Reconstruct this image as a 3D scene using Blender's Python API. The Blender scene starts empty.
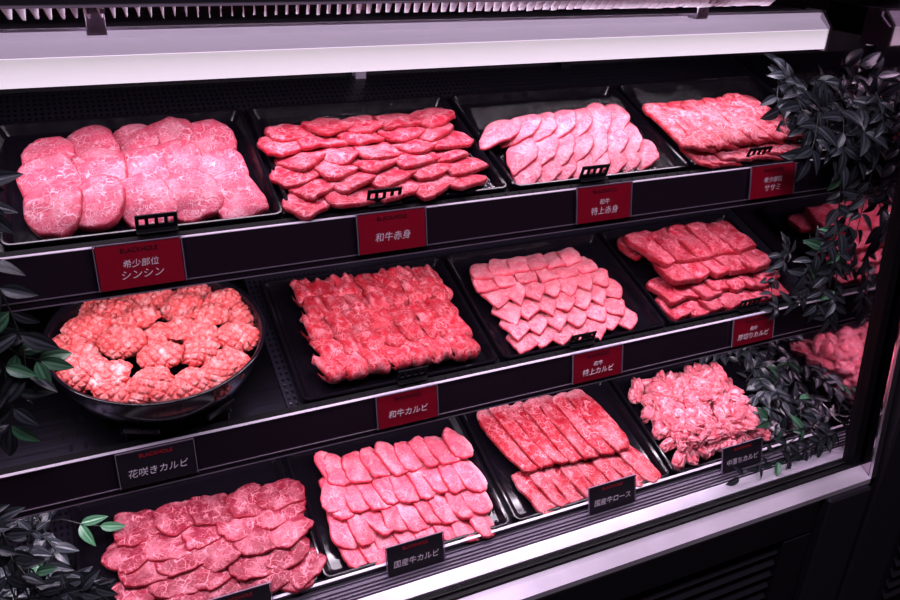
import bpy, math, random
from math import pi, sin, cos, radians, sqrt
from mathutils import Vector, Matrix, noise
C = bpy.context.scene.collection
H = 1.55                       # camera height; the case is surveyed relative to the camera
TH = 0.332                     # slope of the display shelves
rnd = random.Random(7)

# ------------------------------------------------------------------ helpers
def lin(r, g, b):
    f = lambda c: (c/255/12.92) if c/255 <= .04045 else ((c/255+.055)/1.055)**2.4
    return (f(r), f(g), f(b), 1)

class MB:
    def __init__(s): s.v = []; s.f = []; s.a = {}
    def add(s, vs, fs):
        n = len(s.v); s.v += [tuple(v) for v in vs]; s.f += [tuple(i+n for i in f) for f in fs]
    def box(s, x0, x1, y0, y1, z0, z1, b=0.0, M=None):
        # box with chamfered edges
        b = min(b, (x1-x0)*.45, (y1-y0)*.45, (z1-z0)*.45)
        if b <= 0:
            vs = [(x, y, z) for x in (x0, x1) for y in (y0, y1) for z in (z0, z1)]
            fs = [(0,1,3,2),(4,6,7,5),(0,4,5,1),(2,3,7,6),(0,2,6,4),(1,5,7,3)]
        else:
            vs = []; idx = {}
            for i, x in enumerate((x0, x1)):
                for j, y in enumerate((y0, y1)):
                    for k, z in enumerate((z0, z1)):
                        sx, sy, sz = (1-2*i), (1-2*j), (1-2*k)
                        idx[i,j,k] = len(vs)
                        vs += [(x, y+sy*b, z+sz*b), (x+sx*b, y, z+sz*b), (x+sx*b, y+sy*b, z)]
            I = lambda i,j,k,a: idx[i,j,k]+a
            fs = []
            for i in (0,1): fs.append([I(i,0,0,0),I(i,1,0,0),I(i,1,1,0),I(i,0,1,0)])
            for j in (0,1): fs.append([I(0,j,0,1),I(1,j,0,1),I(1,j,1,1),I(0,j,1,1)])
            for k in (0,1): fs.append([I(0,0,k,2),I(1,0,k,2),I(1,1,k,2),I(0,1,k,2)])
            for j in (0,1):
                for k in (0,1): fs.append([I(0,j,k,1),I(1,j,k,1),I(1,j,k,2),I(0,j,k,2)])
            for i in (0,1):
                for k in (0,1): fs.append([I(i,0,k,0),I(i,1,k,0),I(i,1,k,2),I(i,0,k,2)])
            for i in (0,1):
                for j in (0,1): fs.append([I(i,j,0,0),I(i,j,1,0),I(i,j,1,1),I(i,j,0,1)])
            for key in idx: fs.append([idx[key],idx[key]+1,idx[key]+2])
        if M is not None: vs = [M @ Vector(v) for v in vs]
        s.add(vs, fs); return s
    def tube(s, pts, r, n=8, taper=1.0, r2=None):
        pts = [Vector(p) for p in pts]; rings = []
        for i, p in enumerate(pts):
            d = (pts[min(i+1, len(pts)-1)] - pts[max(i-1, 0)]).normalized()
            u = d.orthogonal().normalized() if i == 0 else (pu - d*pu.dot(d)).normalized()
            pu = u; w = d.cross(u); t = i/max(1, len(pts)-1); rr = r*(1+(taper-1)*t)
            rings.append([p+u*cos(2*pi*k/n)*rr+w*sin(2*pi*k/n)*rr for k in range(n)])
        vs = [v for g in rings for v in g]; fs = []
        for i in range(len(pts)-1):
            for k in range(n): fs.append((i*n+k, i*n+(k+1)%n, (i+1)*n+(k+1)%n, (i+1)*n+k))
        fs.append(tuple(range(n))[::-1]); fs.append(tuple((len(pts)-1)*n+k for k in range(n)))
        s.add(vs, fs); return s
    def prism(s, prof, x0, x1):
        # prof: list of (y,z), extruded along X
        n = len(prof); vs = [(x0,)+p for p in prof]+[(x1,)+p for p in prof]
        fs = [(i, (i+1)%n, n+(i+1)%n, n+i) for i in range(n)]+[tuple(range(n))[::-1], tuple(range(n, 2*n))]
        s.add(vs, fs); return s
    def lathe(s, prof, n=72, c=(0,0,0)):
        vs = []; m = len(prof)
        for k in range(n):
            a = 2*pi*k/n
            vs += [(c[0]+r*cos(a), c[1]+r*sin(a), c[2]+z) for r, z in prof]
        fs = [(k*m+i, ((k+1)%n)*m+i, ((k+1)%n)*m+i+1, k*m+i+1) for k in range(n) for i in range(m-1)]
        s.add(vs, fs); return s
    def mesh(s, name, mat, smooth=False):
        import bmesh
        me = bpy.data.meshes.new(name); me.from_pydata(s.v, [], s.f); me.validate()
        bm = bmesh.new(); bm.from_mesh(me); bmesh.ops.recalc_face_normals(bm, faces=bm.faces); bm.to_mesh(me); bm.free()
        for k, vals in s.a.items():
            at = me.attributes.new(k, 'FLOAT', 'POINT')
            for i, x in enumerate(vals): at.data[i].value = x
        if smooth: me.polygons.foreach_set('use_smooth', [True]*len(me.polygons))
        me.materials.append(mat); return me
    def build(s, name, mat, parent=None, M=None, smooth=False):
        o = bpy.data.objects.new(name, s.mesh(name, mat, smooth)); C.objects.link(o)
        if parent is not None: o.parent = parent
        if M is not None: o.matrix_local = M
        return o

def tag(o, label=None, cat=None, group=None, kind=None):
    if label: o['label'] = label
    if cat: o['category'] = cat
    if group: o['group'] = group
    if kind: o['kind'] = kind
    return o
def empty(name, M=None, label=None, cat=None, group=None):
    o = bpy.data.objects.new(name, None); C.objects.link(o); o.empty_display_size = .02
    if M is not None: o.matrix_local = M
    return tag(o, label, cat, group)

# ------------------------------------------------------------------ materials
def newmat(name):
    m = bpy.data.materials.new(name); m.use_nodes = True; nt = m.node_tree
    return m, nt, nt.nodes['Principled BSDF']
def N(nt, t, **k):
    n = nt.nodes.new(t)
    for a, b in k.items():
        if a in n.inputs: n.inputs[a].default_value = b
        else: setattr(n, a, b)
    return n
def plain(name, col, rough=.4, metal=0, bump=0, bscale=200, spec=.5, var=.0, coat=0, emis=None, es=0):
    m, nt, p = newmat(name)
    p.inputs['Base Color'].default_value = col; p.inputs['Roughness'].default_value = rough
    p.inputs['Metallic'].default_value = metal; p.inputs['Specular IOR Level'].default_value = spec
    p.inputs['Coat Weight'].default_value = coat; p.inputs['Coat Roughness'].default_value = .08
    tc = N(nt, 'ShaderNodeTexCoord'); nz = N(nt, 'ShaderNodeTexNoise', Scale=bscale, Detail=4.0)
    nt.links.new(tc.outputs['Object'], nz.inputs['Vector'])
    mr = N(nt, 'ShaderNodeMapRange'); mr.inputs['To Min'].default_value = max(0, rough-.06-var); mr.inputs['To Max'].default_value = min(1, rough+.08+var)
    nt.links.new(nz.outputs['Fac'], mr.inputs['Value']); nt.links.new(mr.outputs['Result'], p.inputs['Roughness'])
    if bump:
        b = N(nt, 'ShaderNodeBump', Strength=bump, Distance=.001)
        nt.links.new(nz.outputs['Fac'], b.inputs['Height']); nt.links.new(b.outputs['Normal'], p.inputs['Normal'])
    if emis: p.inputs['Emission Color'].default_value = emis; p.inputs['Emission Strength'].default_value = es
    return m

def meat(name, lean, fat, rim, vs=60, vw=.1, amt=1.0, speck=.35, mottle=.35, rough=.31, wob=.012, bump=.8):
    m, nt, p = newmat(name); L = nt.links.new
    tc = N(nt, 'ShaderNodeTexCoord'); oi = N(nt, 'ShaderNodeObjectInfo')
    ad = N(nt, 'ShaderNodeVectorMath', operation='MULTIPLY_ADD')
    ad.inputs[1].default_value = (1, 1, 1)
    sc = N(nt, 'ShaderNodeMath', operation='MULTIPLY'); sc.inputs[1].default_value = 37.0
    L(oi.outputs['Random'], sc.inputs[0])
    cmb = N(nt, 'ShaderNodeCombineXYZ'); L(sc.outputs[0], cmb.inputs[0]); L(sc.outputs[0], cmb.inputs[1])
    L(tc.outputs['Object'], ad.inputs[0]); L(cmb.outputs[0], ad.inputs[2])
    n1 = N(nt, 'ShaderNodeTexNoise', Scale=45.0, Detail=3.0); L(ad.outputs[0], n1.inputs['Vector'])
    sb = N(nt, 'ShaderNodeVectorMath', operation='SUBTRACT'); sb.inputs[1].default_value = (.5,.5,.5); L(n1.outputs['Color'], sb.inputs[0])
    ml = N(nt, 'ShaderNodeVectorMath', operation='SCALE'); ml.inputs['Scale'].default_value = wob*2; L(sb.outputs[0], ml.inputs[0])
    wp = N(nt, 'ShaderNodeVectorMath', operation='ADD'); L(ad.outputs[0], wp.inputs[0]); L(ml.outputs[0], wp.inputs[1])
    def vein(scale, width, mscale, lo, hi):
        v = N(nt, 'ShaderNodeTexVoronoi', feature='DISTANCE_TO_EDGE', Scale=scale); L(wp.outputs[0], v.inputs['Vector'])
        r = N(nt, 'ShaderNodeMapRange', interpolation_type='SMOOTHSTEP'); r.inputs['From Min'].default_value = 0; r.inputs['From Max'].default_value = width
        r.inputs['To Min'].default_value = 1; r.inputs['To Max'].default_value = 0; L(v.outputs['Distance'], r.inputs['Value'])
        k = N(nt, 'ShaderNodeTexNoise', Scale=mscale, Detail=3.0); L(ad.outputs[0], k.inputs['Vector'])
        kr = N(nt, 'ShaderNodeMapRange', interpolation_type='SMOOTHSTEP'); kr.inputs['From Min'].default_value = lo; kr.inputs['From Max'].default_value = hi
        L(k.outputs['Fac'], kr.inputs['Value'])
        o = N(nt, 'ShaderNodeMath', operation='MULTIPLY'); L(r.outputs[0], o.inputs[0]); L(kr.outputs[0], o.inputs[1]); return o
    a = vein(vs, vw*.75, 60, .38, .62); b = vein(vs*2.6, vw*1.0, 90, .44, .66)
    mx = N(nt, 'ShaderNodeMath', operation='MAXIMUM'); L(a.outputs[0], mx.inputs[0]); L(b.outputs[0], mx.inputs[1])
    sp = N(nt, 'ShaderNodeTexNoise', Scale=420.0, Detail=2.0); L(ad.outputs[0], sp.inputs['Vector'])
    sr = N(nt, 'ShaderNodeMapRange'); sr.inputs['From Min'].default_value = .5; sr.inputs['From Max'].default_value = .72; sr.inputs['To Max'].default_value = speck
    L(sp.outputs['Fac'], sr.inputs['Value'])
    am = N(nt, 'ShaderNodeMath', operation='MULTIPLY'); am.inputs[1].default_value = amt; L(mx.outputs[0], am.inputs[0])
    m2 = N(nt, 'ShaderNodeMath', operation='MAXIMUM', use_clamp=True); L(am.outputs[0], m2.inputs[0]); L(sr.outputs[0], m2.inputs[1])
    # broad tonal mottling of the lean
    nm = N(nt, 'ShaderNodeTexNoise', Scale=60.0, Detail=7.0, Roughness=.82); L(ad.outputs[0], nm.inputs['Vector'])
    nr = N(nt, 'ShaderNodeMapRange'); nr.inputs['From Min'].default_value = .3; nr.inputs['From Max'].default_value = .7; nr.inputs['To Min'].default_value = 0; nr.inputs['To Max'].default_value = mottle*1.9
    L(nm.outputs['Fac'], nr.inputs['Value'])
    lc = N(nt, 'ShaderNodeMix', data_type='RGBA'); lc.inputs[6].default_value = lean; lc.inputs[7].default_value = rim; L(nr.outputs[0], lc.inputs[0])
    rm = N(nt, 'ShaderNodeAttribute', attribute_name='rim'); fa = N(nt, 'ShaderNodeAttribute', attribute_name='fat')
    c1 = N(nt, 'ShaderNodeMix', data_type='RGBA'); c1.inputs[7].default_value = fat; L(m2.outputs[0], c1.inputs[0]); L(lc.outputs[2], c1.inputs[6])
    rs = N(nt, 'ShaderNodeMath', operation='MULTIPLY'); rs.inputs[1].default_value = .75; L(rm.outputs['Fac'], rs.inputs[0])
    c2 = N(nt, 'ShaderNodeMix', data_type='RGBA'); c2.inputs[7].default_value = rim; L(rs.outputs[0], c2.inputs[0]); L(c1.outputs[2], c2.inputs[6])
    c3 = N(nt, 'ShaderNodeMix', data_type='RGBA'); c3.inputs[7].default_value = fat; fg = N(nt, 'ShaderNodeTexNoise', Scale=210.0, Detail=5.0, Roughness=.75); L(wp.outputs[0], fg.inputs['Vector']); fr_ = N(nt, 'ShaderNodeMapRange'); fr_.inputs['From Min'].default_value = .38; fr_.inputs['From Max'].default_value = .62; fr_.inputs['To Min'].default_value = .25; fr_.inputs['To Max'].default_value = 1.1; L(fg.outputs['Fac'], fr_.inputs['Value']); fm = N(nt, 'ShaderNodeMath', operation='MULTIPLY', use_clamp=True); L(fa.outputs['Fac'], fm.inputs[0]); L(fr_.outputs[0], fm.inputs[1]); L(fm.outputs[0], c3.inputs[0]); L(c2.outputs[2], c3.inputs[6])
    # slight per-slice value change
    hv = N(nt, 'ShaderNodeHueSaturation'); vr = N(nt, 'ShaderNodeMapRange'); vr.inputs['To Min'].default_value = .82; vr.inputs['To Max'].default_value = 1.06
    L(oi.outputs['Random'], vr.inputs['Value']); L(vr.outputs[0], hv.inputs['Value']); L(c3.outputs[2], hv.inputs['Color'])
    L(hv.outputs[0], p.inputs['Base Color'])
    p.inputs['Roughness'].default_value = rough; p.inputs['Specular IOR Level'].default_value = .35
    bp = N(nt, 'ShaderNodeBump', Strength=bump, Distance=.0019)
    fn = N(nt, 'ShaderNodeTexNoise', Scale=190.0, Detail=6.0, Roughness=.68); L(wp.outputs[0], fn.inputs['Vector'])
    bm_ = N(nt, 'ShaderNodeMath', operation='MULTIPLY_ADD'); bm_.inputs[1].default_value = .35; L(m2.outputs[0], bm_.inputs[0]); L(fn.outputs['Fac'], bm_.inputs[2])
    L(bm_.outputs[0], bp.inputs['Height']); L(bp.outputs[0], p.inputs['Normal'])
    return m

def film_mat():
    m, nt, p = newmat('clear film'); nt.nodes.remove(p); L = nt.links.new
    t = N(nt, 'ShaderNodeBsdfTransparent'); g = N(nt, 'ShaderNodeBsdfGlossy', Roughness=.12)
    lw = N(nt, 'ShaderNodeLayerWeight', Blend=.35); mr = N(nt, 'ShaderNodeMapRange'); mr.inputs['To Min'].default_value = .012; mr.inputs['To Max'].default_value = .2
    nz = N(nt, 'ShaderNodeTexNoise', Scale=60.0, Detail=3.0); b = N(nt, 'ShaderNodeBump', Strength=.5, Distance=.004)
    L(nz.outputs['Fac'], b.inputs['Height']); L(b.outputs[0], g.inputs['Normal'])
    L(lw.outputs['Facing'], mr.inputs['Value']); mx = N(nt, 'ShaderNodeMixShader')
    L(mr.outputs[0], mx.inputs[0]); L(t.outputs[0], mx.inputs[1]); L(g.outputs[0], mx.inputs[2]); L(mx.outputs[0], nt.nodes['Material Output'].inputs[0])
    return m
def glass_mat(name, tint=(.97,.97,.98,1), lo=.03, hi=.5):
    m, nt, p = newmat(name); nt.nodes.remove(p); L = nt.links.new
    t = N(nt, 'ShaderNodeBsdfTransparent'); t.inputs[0].default_value = tint; g = N(nt, 'ShaderNodeBsdfGlossy', Roughness=.02)
    fr = N(nt, 'ShaderNodeLayerWeight', Blend=.5); pw = N(nt, 'ShaderNodeMath', operation='POWER'); pw.inputs[1].default_value = 4.0
    L(fr.outputs['Facing'], pw.inputs[0]); mr = N(nt, 'ShaderNodeMapRange'); mr.inputs['To Min'].default_value = lo*.5; mr.inputs['To Max'].default_value = hi; L(pw.outputs[0], mr.inputs['Value'])
    mx = N(nt, 'ShaderNodeMixShader')
    L(mr.outputs[0], mx.inputs[0]); L(t.outputs[0], mx.inputs[1]); L(g.outputs[0], mx.inputs[2]); L(mx.outputs[0], nt.nodes['Material Output'].inputs[0])
    return m
def perforated(name, base, hole, pitch, rough=.3):
    # dark sheet with a regular field of small punched holes
    m, nt, p = newmat(name); L = nt.links.new
    tc = N(nt, 'ShaderNodeTexCoord'); mp = N(nt, 'ShaderNodeMapping'); mp.inputs['Scale'].default_value = (1/pitch, .7/pitch, 1/pitch)
    L(tc.outputs['Object'], mp.inputs[0])
    fr = N(nt, 'ShaderNodeVectorMath', operation='FRACTION'); L(mp.outputs[0], fr.inputs[0])
    sb = N(nt, 'ShaderNodeVectorMath', operation='SUBTRACT'); sb.inputs[1].default_value = (.5,.5,.5); L(fr.outputs[0], sb.inputs[0])
    sp = N(nt, 'ShaderNodeSeparateXYZ'); L(sb.outputs[0], sp.inputs[0]); cb = N(nt, 'ShaderNodeCombineXYZ'); L(sp.outputs[0], cb.inputs[0]); L(sp.outputs[1], cb.inputs[1])
    ln = N(nt, 'ShaderNodeVectorMath', operation='LENGTH'); L(cb.outputs[0], ln.inputs[0])
    mr = N(nt, 'ShaderNodeMapRange', interpolation_type='SMOOTHSTEP'); mr.inputs['From Min'].default_value = .2; mr.inputs['From Max'].default_value = .32; L(ln.outputs['Value'], mr.inputs['Value'])
    mx = N(nt, 'ShaderNodeMix', data_type='RGBA'); mx.inputs[6].default_value = hole; mx.inputs[7].default_value = base; L(mr.outputs[0], mx.inputs[0]); L(mx.outputs[2], p.inputs['Base Color'])
    b = N(nt, 'ShaderNodeBump', Strength=.3, Distance=.0012); L(mr.outputs[0], b.inputs['Height']); L(b.outputs[0], p.inputs['Normal'])
    p.inputs['Roughness'].default_value = rough
    return m
def brushed(name, col, rough=.3, axis=0, stripes=0.0):
    m, nt, p = newmat(name); L = nt.links.new; p.inputs['Metallic'].default_value = 1
    tc = N(nt, 'ShaderNodeTexCoord'); mp = N(nt, 'ShaderNodeMapping'); s = [900, 900, 900]; s[axis] = 6; mp.inputs['Scale'].default_value = s
    L(tc.outputs['Object'], mp.inputs[0]); nz = N(nt, 'ShaderNodeTexNoise', Scale=1.0, Detail=3.0); L(mp.outputs[0], nz.inputs['Vector'])
    n2 = N(nt, 'ShaderNodeTexNoise', Scale=9.0, Detail=3.0); L(tc.outputs['Object'], n2.inputs['Vector'])
    cr = N(nt, 'ShaderNodeMix', data_type='RGBA'); cr.inputs[6].default_value = tuple(c*.42 for c in col[:3])+(1,); cr.inputs[7].default_value = col
    L(n2.outputs['Fac'], cr.inputs[0]); L(cr.outputs[2], p.inputs['Base Color'])
    mr = N(nt, 'ShaderNodeMapRange'); mr.inputs['To Min'].default_value = rough-.08; mr.inputs['To Max'].default_value = rough+.15; L(nz.outputs['Fac'], mr.inputs['Value']); L(mr.outputs[0], p.inputs['Roughness'])
    return m
def leafmat(name, c0, c1, vein):
    m, nt, p = newmat(name); L = nt.links.new
    at = N(nt, 'ShaderNodeAttribute', attribute_name='rib'); oi = N(nt, 'ShaderNodeAttribute', attribute_name='tone')
    mx = N(nt, 'ShaderNodeMix', data_type='RGBA'); mx.inputs[6].default_value = c0; mx.inputs[7].default_value = c1; L(oi.outputs['Fac'], mx.inputs[0])
    m2 = N(nt, 'ShaderNodeMix', data_type='RGBA'); m2.inputs[7].default_value = vein; L(at.outputs['Fac'], m2.inputs[0]); L(mx.outputs[2], m2.inputs[6]); L(m2.outputs[2], p.inputs['Base Color'])
    tc = N(nt, 'ShaderNodeTexCoord'); nz = N(nt, 'ShaderNodeTexNoise', Scale=150.0, Detail=3.0); L(tc.outputs['Object'], nz.inputs['Vector'])
    b = N(nt, 'ShaderNodeBump', Strength=.3, Distance=.001); L(nz.outputs['Fac'], b.inputs['Height']); L(b.outputs[0], p.inputs['Normal'])
    p.inputs['Roughness'].default_value = .3; p.inputs['Specular IOR Level'].default_value = .4
    return m

K = {}
K['black'] = plain('black plastic', (.009,.007,.011,1), .28, bump=.1)
K['tray'] = plain('tray plastic', (.007,.005,.009,1), .15, bump=.05, bscale=60, spec=.5, var=.05)
K['deck'] = perforated('perforated deck', (.02,.016,.028,1), (.002,.002,.003,1), .008, .28)
K['deckm'] = brushed('shelf steel', (.07,.06,.09,1), .28)
K['deckm2'] = plain('ribbed platform', (.20,.17,.22,1), .35, metal=.5)
K['rail'] = plain('rail panel', (.021,.011,.021,1), .16, bscale=20, spec=.6)
K['edge'] = plain('bright rail edge', (.6,.54,.62,1), .3, metal=.0)
K['lip'] = plain('rail lip', (.26,.2,.26,1), .35, metal=.2)
K['steel'] = brushed('stainless steel', (.82,.76,.84,1), .33)
K['matte'] = plain('matte black', (.005,.004,.006,1), .6, spec=.15)
K['ribbed'] = plain('ribbed rubber', (.006,.005,.007,1), .5, spec=.25)
K['white'] = plain('white enamel', (.8,.74,.82,1), .4, bump=.05)
K['sill'] = brushed('inner sill steel', (.85,.79,.9,1), .4); K['sill'].node_tree.nodes['Principled BSDF'].inputs['Metallic'].default_value = .5
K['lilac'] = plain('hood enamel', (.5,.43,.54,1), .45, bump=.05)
K['lilac_glow'] = plain('hood enamel with added glow', (.5,.43,.54,1), .45, bump=.05, emis=(.9,.72,.95,1), es=.42)  # same enamel with emission added so the upper face looks lit
K['ledge'] = brushed('ledge steel', (.9,.8,.92,1), .42); K['ledge'].node_tree.nodes['Principled BSDF'].inputs['Metallic'].default_value = .3
K['diff'] = plain('lit diffuser', (.9,.85,.9,1), .5, emis=(1,.88,.97,1), es=.62)
K['led'] = plain('led strip', (.9,.9,.9,1), .5, emis=(1,.9,.97,1), es=3)
K['dark'] = plain('dark painted metal', (.011,.008,.013,1), .38, bump=.08)
K['dark2'] = plain('dark grey panel', (.022,.018,.026,1), .35, bump=.08)
K['back'] = perforated('back panel', (.009,.006,.012,1), (.004,.002,.005,1), .008, .4)
K['post'] = plain('black post', (.004,.003,.005,1), .5, spec=.15)
K['glass'] = glass_mat('case glass')
K['acr'] = glass_mat('card sleeve', (.93,.92,.97,1))
K['film'] = film_mat()
K['mirror'] = plain('dark mirror', (.50,.40,.47,1), .05, metal=1, bscale=8)
nt = K['mirror'].node_tree; nt.nodes['Map Range'].inputs['To Min'].default_value = .02; nt.nodes['Map Range'].inputs['To Max'].default_value = .09
K['redcard'] = plain('red card', lin(150,10,42), .38, bscale=40)
K['blackcard'] = plain('black card', (.022,.015,.026,1), .38, bscale=40)
K['ink'] = plain('white ink', lin(235,220,230), .5)
K['redink'] = plain('red ink', lin(190,35,45), .5)
K['darkink'] = plain('dark ink', lin(42,8,20), .5)
K['stem'] = plain('vine stem', (.02,.026,.024,1), .5)
K['leaf'] = leafmat('dark leaf', (.003,.004,.006,1), (.010,.014,.016,1), (.10,.11,.13,1))
K['leafg'] = leafmat('green leaf', (.01,.05,.026,1), (.04,.15,.07,1), (.16,.32,.2,1))

# ------------------------------------------------------------------ shelves (Y, Z of the top front corner)
SY = [.905, .900, .8635]; SZ = [-.3545, -.6245, -.870]
SB = [(-.404), (-.6735), None]
def SH(r): return Matrix.Translation((0, SY[r], SZ[r]+H)) @ Matrix.Rotation(TH, 4, 'X')
def AT(r, x, v, w, yaw=0, rx=0, ry=0):
    return SH(r) @ Matrix.Translation((x, v, w)) @ Matrix.Rotation(yaw, 4, 'Z') @ Matrix.Rotation(ry, 4, 'Y') @ Matrix.Rotation(rx, 4, 'X')
XM = 1.2045; XL = -.34
rowname = ['top', 'middle', 'bottom']

# ---------------- room
def struct(name, mb, mat):
    o = mb.build(name, mat); o['kind'] = 'structure'; return o
K['floor'] = plain('floor', (.03,.027,.03,1), .3, bscale=5); K['wall'] = plain('wall', (.03,.025,.032,1), .6, bscale=30, bump=.1)
struct('floor', MB().box(-2.2, 3.4, -2.2, 2.2, -.05, 0), K['floor'])
struct('wall_back', MB().box(-2.2, 3.4, 2.2, 2.3, 0, 2.8), K['wall'])
struct('wall_left', MB().box(-2.3, -2.2, -2.2, 2.3, 0, 2.8), K['wall'])
struct('wall_right', MB().box(3.4, 3.5, -2.2, 2.3, 0, 2.8), K['wall'])
struct('wall_front', MB().box(-2.2, 3.4, -2.3, -2.2, 0, 2.8), K['wall'])
struct('ceiling', MB().box(-2.2, 3.4, -2.2, 2.3, 2.8, 2.9), K['wall'])

# ---------------- display case body
case = empty('display_case', Matrix.Translation((.45, 1.0, 0)), 'long black refrigerated display case with glass front and three sloped shelves', 'display case')
inv = Matrix.Translation((-.45, -1.0, 0))
def cpart(name, mb, mat, parent=case, smooth=False):
    o = mb.build(name, mat, parent, inv if parent is case else Matrix(), smooth=smooth); return o
cpart('back_panel', MB().box(XL, XM+.02, 1.26, 1.30, .35, H-.03, .002), K['back'])
cpart('top_panel', MB().box(XL-.03, XM+.02, .99, 1.30, H-.062, H-.035, .003), K['dark'])
cpart('left_side_panel', MB().box(XL-.03, XL, .75, 1.30, .08, H-.035, .003), K['dark'])
LEAN = .10
def lean(y, z): return y+(z-(H-.89))*LEAN
def slab(x0, x1, ya, yb, z0, z1):
    return MB().prism([(lean(ya, z0), z0), (lean(yb, z0), z0), (lean(yb, z1), z1), (lean(ya, z1), z1)], x0, x1)
# mirror-polished right end panel: front edge leans with the glass
pm = MB(); pr = [(.726, .62), (1.30, .62), (1.30, H-.03), (lean(.726, H-.03), H-.03)]
pm.prism(pr, XM, XM+.012)
mir = cpart('side_mirror', pm, K['mirror']); mir['label'] = 'dark mirrored end panel reflecting trays'
cpart('end_trim', slab(XM-.0005, XM+.013, .7235, .7285, H-.905, H-.03), K['steel'])
cpart('glass_pane', slab(XL, XM-.022, .7545, .7595, H-.888, H-.02), K['glass'])
cpart('glass_post', slab(XM-.024, XM-.006, .748, .770, H-.893, H-.02), K['post'])
# sill: bright inner strip, ribbed gasket, steel ledge
cpart('inner_sill', MB().prism([(.795, H-.8835), (.774, H-.8895), (.774, H-.905), (.795, H-.905)], XL, XM-.0005), K['sill'])
g = MB(); g.box(XL, XM-.0005, .748, .7745, H-.915, H-.8925)
n = 520
for i in range(n):
    x = XL+.002+(XM-XL-.005)*i/n
    g.box(x, x+.0012, .7625, .7735, H-.8925, H-.8905)
g.box(XL, XM-.0005, .748, .7535, H-.8925, H-.888); g.box(XL, XM-.0005, .7605, .7625, H-.8925, H-.889)
cpart('gasket', g, K['ribbed'])
cpart('steel_ledge', MB().prism([(.748, H-.893), (.748, H-.905), (.722, H-.915), (.722, H-.905)], XL-.03, XM-.0005), K['ledge'])
# front rib platform under the bottom trays
rb = MB(); rb.box(XL, XM-.001, .7955, .845, H-.905, H-.8915)
for y in (.797, .803, .809, .816, .823, .832): rb.box(XL, XM-.001, y, y+.0022, H-.8915, H-.8885)
cpart('ribbed_platform', rb, K['deckm2'])
# lower front
kp = MB().box(XL-.03, 1.085, .722, .74, H-.985, H-.916, .002)
cpart('kick_panel', kp, K['dark'])
cpart('lower_body', MB().box(XL-.03, XM-.002, .752, 1.30, .08, H-.94, .002), K['dark'])
cpart('louver_frame', MB().box(XL-.03, .62, .722, .745, .14, H-.99, .002).box(.62, 1.085, .722, .745, .14, .30, .002).box(1.02, 1.085, .722, .745, .30, H-.99, .002), K['dark'])
for i in range(9):
    z = H-1.012-i*.027
    M = Matrix.Translation((.82, .737, z)) @ Matrix.Rotation(radians(-38), 4, 'X')
    cpart('louver', MB().box(-.2, .2, -.002, .002, -.012, .012, .0008, M), K['dark2'])
cpart('corner_column', MB().box(1.098, XM-.002, .712, .75, .08, H-.916, .004), K['dark2'])
cpart('plinth', MB().box(XL-.03, XM, .78, 1.30, 0, .08), K['dark'])

# neighbouring cabinet to the right
nb = empty('cabinet', Matrix.Translation((1.45, 1.0, 0)), 'dark grey cabinet with vents standing right of the display case', 'cabinet')
ni = Matrix.Translation((-1.45, -1.0, 0))
MB().box(1.222, 1.34, .715, 1.3, .0, 2.1, .004).build('column', K['dark2'], nb, ni)
MB().box(1.345, 1.75, .725, 1.3, .0, 2.1, .004).build('body', K['dark'], nb, ni)
MB().box(1.345, 1.70, .716, .725, H-1.02, H-.95, .003).build('front_panel', K['dark2'], nb, ni)
for i in range(8):
    z = H-1.045-i*.03
    MB().box(-.15, .15, -.002, .002, -.012, .012, .0008, Matrix.Translation((1.52, .722, z)) @ Matrix.Rotation(radians(-38), 4, 'X')).build('vent_slat', K['dark2'], nb, ni)

# ---------------- light hood with air grille
hood = empty('light_hood', Matrix.Translation((.4, .99, H-.13)), 'white lit light hood running across the top of the case', 'light fixture')
hi = Matrix.Translation((-.4, -.99, -(H-.13)))
hx0, hx1 = XL+.01, 1.128
MB().prism([(.975, H-.193), (1.02, H-.199), (1.02, H-.193), (.979, H-.187), (.979, H-.163), (.975, H-.163)], hx0, hx1).build('diffuser', K['diff'], hood, hi)
MB().prism([(.975, H-.1625), (.979, H-.1625), (1.0, H-.147), (1.0, H-.140), (.996, H-.140), (.996, H-.1475)], hx0, hx1+.006).build('upper_face', K['lilac_glow'], hood, hi)
MB().box(hx0, hx1+.01, .9955, 1.002, H-.1395, H-.136, .0008).build('rim_strip', K['edge'], hood, hi)
MB().prism([(1.003, H-.138), (1.12, H-.138), (1.12, H-.185), (1.03, H-.185), (1.003, H-.15)], hx0, hx1-.004).build('housing', K['dark'], hood, hi)
e = MB(); e.prism([(.973, H-.196), (.973, H-.158), (.996, H-.136), (1.03, H-.136), (1.03, H-.196)], hx1, hx1+.006); e.build('end_cap', K['steel'], hood, hi)
for x in (.028, .855):
    b = MB(); b.box(x, x+.02, .955, .975, H-.117, H-.112); b.box(x, x+.02, .975, .979, H-.14, H-.112, .001)
    b.box(x, x+.02, .977, .999, H-.1415, H-.1375)
    for q in range(3): b.tube([(x+.01, .9745, H-.118-q*.007), (x+.01, .9735, H-.118-q*.007)], .0022, 10)
    b.build('bracket', K['lilac'], hood, hi)
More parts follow.
